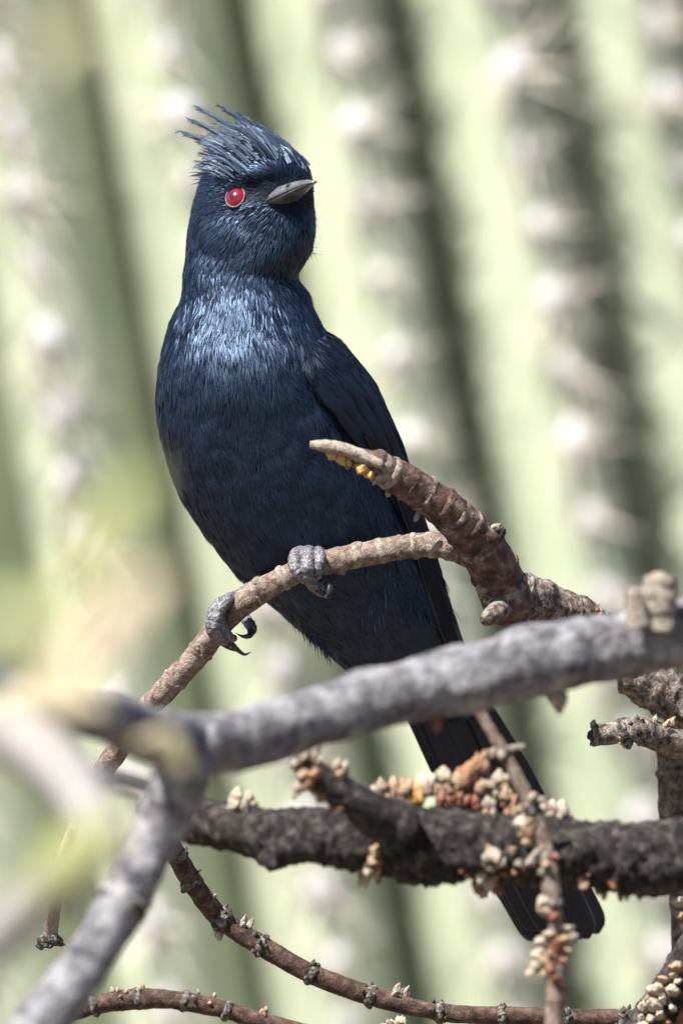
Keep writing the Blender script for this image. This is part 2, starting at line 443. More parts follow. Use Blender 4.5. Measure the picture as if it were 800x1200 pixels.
def scatter_buds(tb, cx, cy, sx, sy, n, r0, r1, mks, parent, ang=0.0):
    for _ in range(n):
        a = random.gauss(0, .45) * sx; b = random.gauss(0, .45) * sy
        x = cx + a * math.cos(ang) - b * math.sin(ang); y = cy + a * math.sin(ang) + b * math.cos(ang)
        bud(tb, x, y, random.uniform(r0, r1), random.choice(mks), parent)

def sub_tube(rows, name, m, parent, **kw):
    t = Tube(rows, **kw); t.build(name, m, parent); return t

def perch_branch():
    root = thing('perch_branch', P(900, 900, -.01), 'brown ringed twig with a snapped upward stub that the black bird grips', 'branch')
    # thin perching twig
    tw = Tube([(112, 917, .012, 7), (122, 902, .01, 12), (170, 835, 0, 13.5), (225, 775, -.008, 14.5), (262, 728, -.012, 14), (300, 696, -.014, 14), (350, 669, -.0155, 14), (400, 655, -.016, 14), (460, 643, -.017, 14), (510, 639, -.018, 14.5), (550, 650, -.018, 16), (585, 675, -.016, 16)],
              seed=1, amp=.10, fine=.06, lumps=[(243, 750, 9, 4), (276, 712, 10, 3), (300, 690, 10, 4), (180, 822, 14, 4), (398, 668, 8, 4)])
    tw.build('perching_twig', M['perch'], root)
    for k, (x, y) in enumerate([(148, 868), (176, 826), (205, 797), (233, 763), (300, 696), (330, 678), (395, 656), (420, 651), (447, 645), (468, 642), (487, 640), (505, 639), (528, 641)]):
        collar(tw, x, y, M['perch_ring'] if k % 3 else M['perch'], root, wid=random.uniform(3, 7), h=random.uniform(.8, 2.0), jag=1.3, seed=k)
    bud(tw, 243, 748, 6, 'perch_ring', root, 'leaf_scar', -.1, None, .6); bud(tw, 232, 757, 7, 'perch_ring', root, 'leaf_scar', -.1, None, .6); bud(tw, 300, 683, 7, 'perch_ring', root, 'leaf_scar', -.1, None, .6)
    bud(tw, 402, 672, 6, 'perch_ring', root, 'leaf_scar', -.1, None, .6); bud(tw, 246, 768, 6, 'perch_ring', root, 'leaf_scar', -.1, None, .6)
    # broken limb
    br = Tube([(366, 522, -.042, 5), (385, 525, -.041, 8), (410, 533, -.040, 11), (432, 543, -.039, 16), (460, 556, -.036, 19), (490, 574, -.033, 21), (520, 595, -.030, 23), (548, 622, -.026, 25), (568, 648, -.022, 27), (584, 678, -.018, 29), (595, 705, -.015, 29), (602, 722, -.012, 20)],
              seed=2, amp=.08, fine=.035, lumps=[(445, 535, 12, 5), (580, 628, 14, 6), (455, 575, 9, 4), (578, 720, 16, 7)])
    br.build('snapped_limb', M['brown'], root)
    for k, (x, y) in enumerate([(446, 549), (458, 555), (478, 567), (497, 580), (516, 593), (531, 606), (546, 620), (560, 640), (577, 668), (588, 690)]):
        collar(br, x, y, M['perch_ring'] if k < 2 else (M['rough'] if k % 2 else M['brown']), root, wid=random.uniform(3, 7), h=random.uniform(1.0, 2.0), jag=1.1, seed=20 + k, seg=30)
    sp = Tube([(363, 521, -.043, 4), (378, 522, -.043, 6.5), (400, 526, -.043, 7.5), (425, 536, -.042, 8), (448, 545, -.042, 5)], seed=3, amp=.2, fine=.1)
    sp.build('wood_splinter', M['wood'], root)
    for x, y, r in [(390, 533, 8), (401, 538, 10), (409, 541, 7), (424, 549, 9), (433, 556, 9)]:
        bud(br, x, y, r, 'resin', root, 'resin_lump', .0, (.3, -.7, -.4), .8)
    for x, y, r in [(408, 545, 3.5), (441, 563, 3.5), (455, 578, 4), (512, 640, 4), (489, 605, 4), (438, 566, 3)]:
        bud(br, x, y, r, 'flake', root, 'bark_flake', .2)
    bud(br, 580, 629, 9, 'nostril', root, 'bark_hole', -.2); bud(br, 578, 620, 7, 'flake', root, 'leaf_scar', .2)
    st = Tube([(592, 708, -.016, 16), (582, 716, -.024, 13), (573, 722, -.028, 10), (568, 727, -.03, 7)], seed=4, amp=.2, fine=.12)
    st.build('side_stub', M['rough'], root)
    bud(br, 567, 690, 7, 'flake', root, 'leaf_scar', .4)
    # carrying limb
    cl = Tube([(592, 690, -.006, 18), (604, 700, -.004, 27), (630, 708, 0, 27), (660, 716, .004, 23), (690, 728, .008, 20), (725, 760, .012, 23), (760, 798, .015, 27), (800, 826, .016, 28), (850, 850, .015, 30), (900, 895, .01, 34)],
              seed=5, amp=.22, fine=.14, lumps=[(612, 684, 22, 8), (640, 692, 16, 4), (735, 800, 16, 8)])
    cl.build('carrying_limb', M['rough'], root)
    for k, (x, y) in enumerate([(668, 718), (690, 728), (752, 790), (780, 815)]):
        collar(cl, x, y, M['rough'], root, wid=4, h=2.2, jag=1.0, seed=40 + k, seg=30)
    for _ in range(26):
        i = random.randrange(6, int(cl.n * .75)); x, y = cl.px[i]
        bud(cl, x + random.uniform(-18, 18), y + random.uniform(-20, 6), random.uniform(2.5, 5), random.choice(['flake', 'flake', 'bud_brown']), root, 'bark_flake', 0.0, None, .4)
    return tw
PERCH = perch_branch()

def grey_branch():
    root = thing('grey_branch', P(880, 725, -.160), 'thick smooth grey forked branch crossing in front of the bird tail', 'branch')
    a = Tube([(-60, 800, -.370, 26), (0, 812, -.340, 27), (70, 828, -.310, 28), (130, 842, -.270, 30), (180, 862, -.240, 33), (235, 872, -.210, 36), (300, 862, -.195, 36), (380, 838, -.185, 35), (450, 818, -.180, 36), (520, 800, -.175, 38), (600, 783, -.170, 41), (680, 765, -.165, 40), (760, 750, -.160, 40), (880, 725, -.160, 42)],
             step=2.5, seg=44, seed=6, amp=.11, fine=.03, lumps=[(420, 795, 40, 5), (610, 745, 40, 5), (690, 735, 30, 5), (560, 830, 40, 4)])
    a.build('main_limb', M['grey'], root)
    b = Tube([(250, 862, -.215, 22), (225, 890, -.220, 31), (205, 930, -.220, 33), (185, 975, -.220, 31), (160, 1025, -.225, 29), (145, 1058, -.225, 30), (120, 1100, -.230, 28), (85, 1150, -.235, 30), (40, 1215, -.240, 33), (10, 1260, -.240, 34)],
             step=2.5, seg=40, seed=7, amp=.10, fine=.03, lumps=[(140, 1055, 26, 7)])
    b.build('forked_limb', M['grey'], root)
    collar(b, 143, 1062, M['dark'], root, 'limb_node', wid=9, h=2.2, jag=.6, seg=30)
    collar(b, 150, 1050, M['pale'], root, 'limb_node', wid=5, h=3.0, jag=.6, seg=30)
    # knobs
    s = Tube([(770, 740, -.170, 22), (770, 715, -.170, 21), (771, 700, -.170, 20), (772, 688, -.170, 18), (772, 677, -.170, 12), (772, 670, -.170, 6)], step=1.5, seed=8, amp=.3, fine=.22, seg=30)
    s.build('spur', M['perch_ring'], root)
    for k, (y, h) in enumerate([(712, 3), (698, 3.5), (684, 3)]):
        collar(s, 771, y, M['perch_ring'], root, 'spur_ring', wid=7, h=h * .6, jag=1.6, seed=60 + k)
    s2 = Tube([(747, 735, -.175, 14), (744, 712, -.175, 12), (742, 695, -.175, 10), (741, 688, -.175, 5)], step=1.5, seed=9, amp=.25, fine=.1)
    s2.build('spur', M['perch_ring'], root)
    bud(a, 648, 818, 13, 'bud_white', root, 'knob', .1); bud(a, 656, 822, 8, 'flake', root, 'knob', .1)
    bud(a, 512, 850, 7, 'bud_brown', root, 'knob', -.2)
    for _ in range(22):
        i = random.randrange(int(a.n * .35), int(a.n * .93)); x, y = a.px[i]
        bud(a, x, y + random.uniform(-32, 20), random.uniform(5, 10), 'flake' if random.random() < .5 else 'grey', root, 'bark_flake', -.25, None, .25)
grey_branch()

def pale_branch():
    root = thing('pale_branch', P(-70, 850, -.520), 'whitish blurred branch ending beside the grey branch fork', 'branch')
    a = Tube([(-70, 832, -.50, 34), (-20, 848, -.52, 35), (30, 870, -.54, 36), (70, 903, -.565, 35), (100, 943, -.585, 32), (125, 980, -.60, 27), (140, 1005, -.61, 12)], seed=10, amp=.14, fine=.04, step=4)
    a.build('limb', M['pale'], root)
    b = Tube([(60, 885, -.520, 16), (100, 905, -.450, 13), (140, 915, -.390, 11), (170, 922, -.340, 9)], seed=11, amp=.15, fine=.05, step=4)
    b.build('side_twig', M['pale'], root)
    root2 = thing('foreground_branch', P(-60, 1150, -.740), 'very blurred pale branch slanting behind yellow green leaves', 'branch')
    c = Tube([(-60, 1165, -.740, 32), (-10, 1108, -.740, 31), (45, 1050, -.740, 30), (95, 1000, -.750, 26), (140, 960, -.760, 16)], seed=12, amp=.14, fine=.04, step=4)
    c.build('limb', M['pale'], root2)
    d = Tube([(60, 1035, -.740, 12), (90, 1050, -.720, 9), (110, 1075, -.720, 5)], seed=13, step=4)
    d.build('side_twig', M['pale'], root2)
pale_branch()

def mistletoe_branch():
    root = thing('budding_dark_branch', P(880, 1005, -.110), 'thick charcoal branch crusted with cream and orange buds', 'branch')
    a = Tube([(170, 948, -.090, 20), (215, 958, -.095, 25), (260, 966, -.100, 28), (320, 977, -.105, 31), (380, 980, -.108, 32), (440, 985, -.110, 38), (500, 990, -.110, 42), (560, 992, -.110, 41), (620, 996, -.110, 38), (690, 1003, -.110, 38), (760, 1005, -.110, 39), (880, 1005, -.110, 42)],
             seed=14, amp=.22, fine=.17, seg=44, lumps=[(325, 1005, 22, 8), (480, 1030, 40, 6), (640, 965, 30, 6)])
    a.build('limb', M['dark'], root)
    b = Tube([(470, 972, -.122, 34), (440, 955, -.126, 26), (410, 935, -.130, 20), (385, 920, -.132, 18), (365, 905, -.134, 15), (352, 897, -.135, 9)], seed=15, amp=.2, fine=.1)
    b.build('side_stub', M['dark'], root)
    collar(a, 395, 981, M['dark'], root, 'bark_ring', wid=6, h=2.5, jag=1.0, seed=70, seg=32)
    W, C, O, B = 'bud_white', 'bud_cream', 'bud_orange', 'bud_brown'
    # tip of the stub
    for x, y, r, mk in [(352, 888, 9, W), (367, 885, 10, W), (372, 893, 8, W), (345, 895, 8, 'flake'), (355, 906, 8, C), (362, 915, 9, O), (368, 908, 8, O), (350, 922, 8, 'flake'), (346, 928, 6, W), (392, 900, 9, W), (402, 903, 8, W), (397, 910, 6, C),
                        (358, 920, 6, B), (378, 932, 7, B), (390, 945, 6, B), (400, 946, 5, O), (372, 928, 5, C)]:
        bud(b, x, y, r, mk, root)
    # row along the top of the limb
    for x, y, r, mk in [(446, 927, 9, W), (451, 940, 8, C), (438, 932, 6, W), (462, 925, 9, C), (472, 931, 10, C), (480, 926, 9, C), (489, 935, 9, 'resin'), (478, 940, 7, 'resin'), (497, 924, 9, W), (506, 920, 8, W), (512, 928, 8, C), (520, 915, 9, W), (516, 936, 8, B), (528, 938, 9, B),
                        (524, 926, 8, C), (536, 922, 12, C), (546, 915, 12, O), (556, 908, 12, O), (565, 900, 11, O), (540, 934, 9, O), (548, 940, 8, B), (535, 945, 7, B), (556, 942, 8, B), (563, 926, 10, C), (572, 922, 8, W), (583, 918, 11, W), (590, 924, 9, C), (580, 935, 10, W), (573, 945, 9, W), (578, 955, 6, 'flake'), (592, 938, 9, C), (600, 948, 9, O), (605, 956, 9, C),
                        (637, 952, 8, W), (647, 950, 9, W), (657, 953, 9, W), (665, 960, 7, W), (643, 962, 7, C), (654, 963, 6, 'flake')]:
        bud(a, x, y, r, mk, root, lift=.5)
    # left pair
    for x, y, r, mk in [(276, 936, 8, W), (274, 946, 8, W), (292, 938, 8, W), (288, 948, 8, W), (297, 944, 5, C)]:
        bud(a, x, y, r, mk, root, lift=.4)
    # hanging clusters under the limb
    for x, y, r, mk in [(440, 995, 8, C), (436, 1005, 8, C), (432, 1015, 9, W), (428, 1024, 9, W), (440, 1018, 7, C), (443, 1006, 7, B), (424, 1027, 6, C), (444, 1026, 6, B),
                        (570, 1004, 9, 'flake'), (578, 1000, 8, W), (585, 1008, 8, W), (575, 1014, 8, 'flake'), (563, 1025, 9, W), (572, 1030, 9, W), (580, 1036, 8, B), (560, 1035, 8, C), (566, 1042, 7, C), (590, 1020, 7, B), (601, 996, 6, C), (606, 1008, 8, 'flake'), (602, 1018, 6, O), (612, 1014, 6, B), (548, 1022, 6, B), (540, 1018, 5, C),
                        (682, 1031, 8, C), (718, 1032, 6, B), (708, 1046, 6, C), (727, 1048, 6, B), (735, 1046, 5, C), (700, 1042, 5, B), (745, 1042, 4, 'flake')]:
        bud(a, x, y, r, mk, root, lift=.5)
    for _ in range(16):
        i = random.randrange(int(a.n * .1), int(a.n * .9)); x, y = a.px[i]
        bud(a, x, y + random.uniform(-34, 30), random.uniform(3, 6), random.choice(['dark', 'dark', 'node']), root, 'bark_flake', -.2, None, .4)
    bark_chip = Tube([(312, 1003, -.110, 10), (318, 1013, -.112, 7), (322, 1018, -.113, 3)], seed=16, amp=.3, fine=.2, step=1.5)
    bark_chip.build('bark_chip', M['dark'], root)
mistletoe_branch()

def hanging_twig():
    root = thing('hanging_twig', P(540, 800, -.155), 'thin brown hanging twig with white buds in front of the tail tip', 'twig')
    a = Tube([(535, 790, -.128, 6), (566, 842, -.128, 6.5), (590, 882, -.128, 7), (612, 925, -.128, 7.5), (628, 962, -.128, 8), (640, 1000, -.128, 9), (646, 1040, -.128, 10), (650, 1080, -.128, 10), (652, 1120, -.128, 12), (651, 1160, -.128, 12), (648, 1230, -.128, 12)], seed=17, amp=.22, fine=.12)
    a.build('stem', M['perch'], root)
    W, C, O, B, F = 'bud_white', 'bud_cream', 'bud_orange', 'bud_brown', 'flake'
    for x, y, r, mk in [(578, 882, 6, F), (588, 884, 6, F), (600, 878, 6, F), (608, 876, 5, F), (570, 884, 5, C), (622, 935, 7, F), (634, 938, 6, F), (616, 946, 7, F), (618, 962, 9, W), (620, 974, 9, C), (614, 968, 6, F), (622, 984, 7, C),
                        (632, 1000, 8, F), (626, 1008, 7, F), (640, 1012, 7, C), (636, 1022, 6, F), (648, 1004, 6, B), (639, 1058, 9, W), (641, 1068, 7, C), (650, 1075, 6, B), (662, 1090, 8, W), (666, 1098, 7, W), (658, 1100, 7, C), (644, 1095, 8, W), (638, 1104, 8, W), (652, 1108, 8, B), (634, 1118, 9, W), (640, 1126, 8, C), (630, 1130, 8, W), (626, 1138, 7, W), (646, 1136, 8, B), (658, 1124, 7, B), (650, 1146, 6, B), (640, 1140, 6, C), (660, 1112, 7, C), (646, 1118, 6, O)]:
        bud(a, x, y, r, mk, root, lift=.3)
    for k, (x, y) in enumerate([(590, 882), (626, 950), (640, 1005), (649, 1060)]):
        collar(a, x, y, M['node'], root, 'node', wid=6, h=3, jag=.9, seed=80 + k, seg=20)
hanging_twig()

def red_twig():
    root = thing('reddish_twig', P(205, 960, .0), 'slender reddish brown twig curving down with dark scaly nodes', 'twig')
    a = Tube([(190, 960, -.02, 9.9), (206, 1000, -.01, 11.7), (228, 1038, -.005, 11.7), (260, 1077, 0, 12.2), (308, 1109, 0, 11.7), (365, 1141, 0, 11.7), (435, 1167, 0, 11.2), (515, 1186, 0, 10.8), (600, 1191, 0, 10.8), (740, 1194, 0, 10.8), (840, 1196, 0, 10.8)], seed=18, amp=.12, fine=.07, seg=24, ridge=.04)
    a.build('stem', M['red'], root)
    for k, (x, y) in enumerate([(206, 998), (225, 1032), (258, 1074), (304, 1107), (364, 1140), (433, 1167), (514, 1186), (588, 1191), (660, 1193), (730, 1194)]):
        collar(a, x, y, M['node'], root, 'node', wid=5 if k not in (2,) else 8, h=2.3, jag=1.3, flare=.5, seed=90 + k, seg=24)
        for _ in range(5):
            bud(a, x + random.uniform(-9, 9), y + random.uniform(-13, 11.7), random.uniform(2.2, 4.2), 'node', root, 'bud_scale', .5)
    bud(a, 257, 1094, 9, 'bud_white', root, 'bud', .3, (0, -.2, -.8), .9)
    for x, y in [(285, 1080), (292, 1084), (250, 1050), (465, 1160), (470, 1163), (285, 1084), (476, 1165), (462, 1166)]:
        bud(a, x, y, random.uniform(4, 6), 'flake', root, 'bud_scale', .3)
    # lower left companion and the stub hanging above it
    r2 = thing('brown_twig', P(60, 1190, -.03), 'short brown knobby twig behind the lower end of the grey fork', 'twig')
    b = Tube([(20, 1205, -.04, 10), (80, 1188, -.04, 10.8), (125, 1175, -.04, 11.7), (185, 1170, -.04, 11.7), (240, 1178, -.04, 11.2), (290, 1192, -.04, 10.8), (360, 1212, -.04, 10.8)], seed=19, amp=.18, fine=.10)
    b.build('stem', M['red'], r2)
    for k, (x, y) in enumerate([(110, 1179), (160, 1171), (215, 1173), (265, 1185)]):
        collar(b, x, y, M['node'], r2, 'node', wid=4.5, h=1.7, jag=1.2, seed=110 + k, seg=22)
    for _ in range(14):
        i = random.randrange(6, b.n - 10); x, y = b.px[i]
        bud(b, x, y - random.uniform(4, 14), random.uniform(2.5, 5), random.choice(['flake', 'bud_cream']), r2, 'bud_scale', .3)
    r3 = thing('twig_stub', P(66, 1020, -.03), 'small tan twig stub with a flared scaly end hanging beside the grey fork', 'twig')
    c = Tube([(86, 968, -.045, 6), (74, 1005, -.04, 7), (67, 1040, -.03, 8), (63, 1070, -.015, 8), (60, 1092, -.01, 8.5), (59, 1102, -.01, 9.9)], seed=20, amp=.1, fine=.06, step=2)
    c.build('stem', M['wood'], r3)
    collar(c, 59, 1101, M['node'], r3, 'flared_end', wid=6, h=4.5, jag=.8, flare=.4, seg=24)
    for k in range(7):
        bud(c, 48 + k * 3.8, 1104 + random.uniform(-3, 5), 4, 'node', r3, 'bud_scale', .3)
    # companions at the bottom edge
    r4 = thing('budding_twig', P(440, 1215, -.03), 'twig topped by a pale bud cluster just below the slender reddish twig', 'twig')
    d = Tube([(400, 1230, -.03, 9), (450, 1212, -.03, 9), (500, 1222, -.03, 8)], seed=21, amp=.2, fine=.1)
    d.build('stem', M['red'], r4)
    scatter_buds(d, 458, 1204, 20, 6, 8, 5, 8, ['bud_cream', 'flake', 'bud_white'], r4)
red_twig()

def right_limbs():
    root = thing('cracked_upright_limb', P(800, 1300, .03), 'upright cracked grey brown limb behind the dark branch', 'branch')
    a = Tube([(782, 850, .03, 16), (786, 885, .03, 19), (790, 930, .03, 20), (795, 975, .03, 20), (800, 1040, .03, 18), (803, 1100, .03, 17), (806, 1300, .03, 20)], seed=22, amp=.12, fine=.08, ridge=.10)
    a.build('limb', M['vertical'], root)
    bud(a, 796, 1056, 8, 'bud_white', root, 'bud', .3); bud(a, 798, 1072, 6, 'bud_cream', root, 'bud', .3)
    for k, (x, y) in enumerate([(787, 905), (791, 940)]):
        collar(a, x, y, M['vertical'], root, 'bark_ring', wid=5, h=1.8, jag=1, seed=120 + k)
    r2 = thing('snapped_side_stub', P(860, 890, .005), 'short snapped grey twig with a hollow end and amber drop', 'twig')
    b = Tube([(692, 861, .0, 11), (697, 861, .0, 13), (720, 858, .0, 13.5), (742, 855, .0, 15), (765, 861, .003, 16), (790, 871, .006, 16), (860, 890, .01, 18)], seed=23, amp=.16, fine=.12, step=2)
    b.build('stem', M['rough'], r2)
    bud(b, 690, 861, 8, 'nostril', r2, 'hollow', -.5, (-.9, -.3, 0), .5)
    for x, y, r, mk in [(695, 849, 4, 'flake'), (731, 871, 6, 'resin'), (726, 869, 4, 'resin'), (745, 842, 5, 'flake'), (752, 845, 4, 'node'), (738, 848, 4, 'node'), (735, 868, 6, 'dark'), (748, 858, 7, 'dark'), (766, 845, 5, 'bud_white'), (778, 852, 7, 'bud_cream'), (785, 848, 6, 'bud_cream'), (783, 858, 6, 'flake'), (772, 868, 5, 'dark'), (757, 866, 4, 'flake')]:
        bud(b, x, y, r, mk, r2, 'bark_flake' if mk in ('flake', 'node', 'dark') else 'bud', .2)
    for k, (x, y) in enumerate([(730, 857), (756, 858)]):
        collar(b, x, y, M['node'], r2, 'node', wid=6, h=2.4, jag=1, seed=130 + k)
    r3 = thing('crusted_branch', P(830, 1230, -.05), 'slanting branch crusted with pale cream buds beneath the cracked upright limb', 'branch')
    c = Tube([(740, 1230, -.05, 20), (765, 1195, -.05, 26), (790, 1160, -.05, 28), (830, 1110, -.05, 30)], seed=24, amp=.2, fine=.12)
    c.build('limb', M['dark'], r3)
    for x, y in [(749, 1192), (756, 1182), (764, 1170), (772, 1160), (780, 1150), (787, 1142), (795, 1134), (760, 1195), (770, 1186), (752, 1202), (778, 1170), (788, 1160), (796, 1148), (744, 1204), (768, 1176), (784, 1178), (796, 1190), (776, 1196)]:
        bud(c, x + random.uniform(-3, 3), y + random.uniform(-3, 3), random.uniform(6, 10), random.choice(['bud_white', 'bud_white', 'bud_cream', 'bud_brown' if y > 1175 and x > 770 else 'bud_white']), r3, lift=.4)
right_limbs()

def blade(path, widths, facing, camber=.25, cols=5, across=None):
    """a curved blade along path (3-D points); returns verts, faces, uvs"""
    n = len(path); v = []; uv = []
    for i in range(n):
        t = (path[min(i + 1, n - 1)] - path[max(i - 1, 0)]).normalized()
        b = across.copy() if across is not None else t.cross(facing)
        b = (b - t * b.dot(t)).normalized(); nn = b.cross(t)
        if nn.dot(facing) < 0: nn = -nn
        for c in range(cols):
            s = 2 * c / (cols - 1) - 1
            v.append(path[i] + b * widths[i] * s + nn * widths[i] * camber * (1 - s * s))
            uv.append((s * .5 + .5, i / (n - 1)))
    return v, grid_faces(n, cols, False), uv

def foreground_leaves():
    leaves = [  # base px, tip px, Y, half width px, material, label
        ((70, 720), (180, 555), -1.2, 38, 'leaf', 'blurred yellow green leaf beside the bird belly'),
        ((40, 850), (200, 670), -1.15, 38, 'leaf_dry', 'blurred tan leaf slanting under a yellow green one'),
        ((35, 85), (135, 30), -1.35, 17, 'leaf_cream', 'pale yellow blurred leaf before the cactus, highest of the leaves'),
        ((-20, 826), (125, 832), -.75, 19, 'leaf_cream', 'cream blurred leaf lying across the grey branch end'),
        ((215, 905), (160, 870), -.62, 22, 'leaf_cream', 'small yellow blurred leaf over the grey branch fork'),
        ((30, 1050), (150, 970), -1.0, 30, 'leaf', 'green blurred leaf in front of the whitish branch'),
        ((-30, 720), (70, 760), -1.3, 22, 'leaf', 'dim green blurred leaf near the whitish branch'),
    ]
    for (b, t, Y, w, mk, lab) in leaves:
        p0, p1 = P(*b, Y), P(*t, Y - .01); root_loc = p0
        path = []; ws = []; k = (DIST + Y) / DIST
        for i in range(13):
            s = i / 12; q = p0.lerp(p1, s) + Vector((0, 1, 0)) * .004 * math.sin(math.pi * s) + Vector((0, 0, 1)) * .003 * math.sin(math.pi * s)
            path.append(q); ws.append(w * S * k * max(.04, math.sin(math.pi * min(1, s * .93 + .05)) ** .8))
        th = thing('foreground_leaf', root_loc, lab, 'leaf')
        v, f, uv = blade(path, ws, Vector((-.35, -.75, .55)).normalized(), .3)
        mesh('leaf_blade', v, f, M[mk], th, uvs=uv)
        d = (p0 - p1).normalized()
        stalk = [p0 + d * x * .012 + Vector((0, 0, -.002 * x * x)) for x in np.linspace(-.3, 1.6, 6)]
        vv = []
        for q in stalk:
            for j in range(6):
                a = j * math.pi / 3; vv.append(q + Vector((0, math.cos(a), math.sin(a))) * .0006)
        mesh('leaf_stalk', vv, grid_faces(6, 6), M[mk], th)
foreground_leaves()

# ---------------------------------------------------------------- the bird
def bird():
    root = thing('crested_bird', P(345, 690, -.005), 'glossy blue black crested bird with a red eye perched upright on a twig', 'bird')
    # rings: left px,py, right px,py, centre depth (m), front depth px, back depth px, skew
    rings = [
        (303, 170, 309, 169, .000, 5, 5, -.25),
        (276, 178, 334, 174, .000, 36, 36, -.26),
        (252, 191, 353, 186, .000, 54, 54, -.27),
        (236, 210, 364, 205, .000, 63, 62, -.28),
        (228, 234, 367, 232, .000, 67, 64, -.28),
        (222, 262, 370, 262, .000, 68, 64, -.27),
        (219, 292, 366, 290, .000, 68, 64, -.22),
        (216, 322, 351, 321, .000, 67, 66, -.12),
        (213, 348, 359, 344, .000, 72, 72, -.04),
        (200, 382, 374, 376, .000, 91, 84, .03),
        (189, 420, 398, 410, .001, 112, 98, .06),
        (185, 460, 422, 448, .002, 121, 106, .07),
        (187, 500, 443, 488, .003, 118, 110, .07),
        (198, 545, 460, 530, .005, 116, 110, .06),
        (217, 590, 476, 580, .007, 110, 108, .05),
        (244, 633, 490, 630, .009, 100, 102, .04),
        (277, 672, 503, 675, .011, 86, 94, .03),
        (314, 706, 516, 712, .013, 74, 82, .02),
        (353, 739, 528, 744, .015, 60, 68, .0),
        (394, 774, 538, 772, .017, 46, 54, .0),
        (432, 806, 550, 800, .019, 34, 40, .0),
        (455, 824, 556, 815, .020, 22, 26, .0),
        (474, 838, 560, 830, .0205, 10, 10, .0),
    ]
    NU, NV = 170, 112
    a = catmull(rings, NU); V = np.zeros((NU, NV, 3))
    for i, (lx, ly, rx, ry, cy, df, db, sk) in enumerate(a):
        for j in range(NV):
            th = 2 * math.pi * j / NV; c, s = math.cos(th), math.sin(th)   # c: right, s>0: towards the camera
            x = (lx + rx) / 2 + c * (rx - lx) / 2; y = (ly + ry) / 2 + c * (ry - ly) / 2
            e = abs(s) ** .94 * (1 if s >= 0 else -1)
            Y = cy - e * (df if s >= 0 else db) * S + sk * c * (rx - lx) / 2 * S
            V[i, j] = P(x, y, Y)
    # socket and gentle feather-tract relief
    C = V.mean(axis=1, keepdims=True)
    D = V - C; D /= np.maximum(np.linalg.norm(D, axis=2, keepdims=True), 1e-6)
    eye_px = (276, 231)
    for i in range(NU):
        for j in range(NV):
            p = Vector(V[i, j]); q = 0.0
            px = p.x / S + 400; py = 600 - (p.z - ZC) / S
            if p.y < 0:
                d = math.hypot((px - 294) / 26, (py - 227) / 14)
                if d < 1: q -= 5.0 * (1 - d * d)                   # eye and lore hollow
                d = math.hypot((px - 300) / 48, (py - 202) / 12)
                if d < 1: q += 6.5 * (1 - d * d)                   # brow
                d = math.hypot((px - 262) / 30, (py - 275) / 24)
                if d < 1: q += 4.0 * (1 - d * d)                   # cheek
                d = math.hypot((px - 310) / 60, (py - 322) / 22)
                if d < 1: q -= 1.6 * (1 - d * d)                   # throat fold
            q += 2.2 * noise.noise(Vector((p.x * 110, p.y * 110, p.z * 60))) + 1.0 * noise.noise(p * 330)
            V[i, j] = V[i, j] + D[i, j] * q * S
    verts = [Vector(x) for x in V.reshape(-1, 3)]
    faces = grid_faces(NU, NV) + [tuple(reversed(range(NV))), tuple(range((NU - 1) * NV, NU * NV))]
    uvs = [(j / NV if j <= NV / 2 else 1 - j / NV, i / NU) for i in range(NU) for j in range(NV)]
    body = mesh('body', verts, faces, M['body'], root, uvs=uvs)
    bvh = BVHTree.FromPolygons(verts, faces)
    camp = Vector((0, -DIST, ZC))
    def hit(px, py):
        d = (P(px, py) - camp).normalized(); l, n, i, dd = bvh.ray_cast(camp, d)
        return l, n

    # barbs: thousands of fine feather strands lying along the body
    def strands(name, V, count, flow, lens, wid, lift, parent, m, mask=None, roll=.5, seed=1):
        g = np.random.default_rng(seed); nu, nv = V.shape[:2]
        du = np.zeros_like(V); du[1:-1] = V[2:] - V[:-2]; du[0] = V[1] - V[0]; du[-1] = V[-1] - V[-2]
        dv = np.roll(V, -1, 1) - np.roll(V, 1, 1)
        N = np.cross(dv, du); N /= np.maximum(np.linalg.norm(N, axis=2, keepdims=True), 1e-12)
        Cc = V.mean(axis=1, keepdims=True)
        if np.sum(N * (V - Cc)) < 0: N = -N
        A = np.linalg.norm(np.cross(du, dv), axis=2)[1:-2].ravel(); A /= A.sum()
        ids = g.choice(len(A), count, p=A); ii = ids // nv + 1; jj = ids % nv
        fu = g.random(count); fv = g.random(count); j2 = (jj + 1) % nv
        def lerp(X):
            return (X[ii, jj] * ((1 - fu) * (1 - fv))[:, None] + X[ii + 1, jj] * (fu * (1 - fv))[:, None] + X[ii, j2] * ((1 - fu) * fv)[:, None] + X[ii + 1, j2] * (fu * fv)[:, None])
        p = lerp(V); n = lerp(N); n /= np.linalg.norm(n, axis=1, keepdims=True); t = lerp(du); t /= np.maximum(np.linalg.norm(t, axis=1, keepdims=True), 1e-12)
        px = p[:, 0] / S + 400; py = 600 - (p[:, 2] - ZC) / S
        keep = np.ones(count, bool) if mask is None else mask(px, py, p[:, 1])
        p, n, t, px, py = p[keep], n[keep], t[keep], px[keep], py[keep]; k = len(p)
        d = flow(p, n, t, px, py)
        nz = np.array([(noise.noise(Vector(q) * 170), noise.noise(Vector(q) * 170 + Vector((9, 3, 1))), noise.noise(Vector(q) * 420)) for q in p])
        side = np.cross(n, d)
        d = d + side * (nz[:, :1] * .38 + g.normal(0, .12, (k, 1))); d -= n * np.sum(d * n, axis=1, keepdims=True); d /= np.linalg.norm(d, axis=1, keepdims=True)
        side = np.cross(n, d)
        L = lens(px, py) * S * g.uniform(.7, 1.3, k); w = wid * S * g.uniform(.6, 1.4, k)
        lf = lift * S * (0.7 + 1.4 * nz[:, 1] + .9 * g.random(k))
        rl = g.normal(0, roll, k) + nz[:, 2] * .3
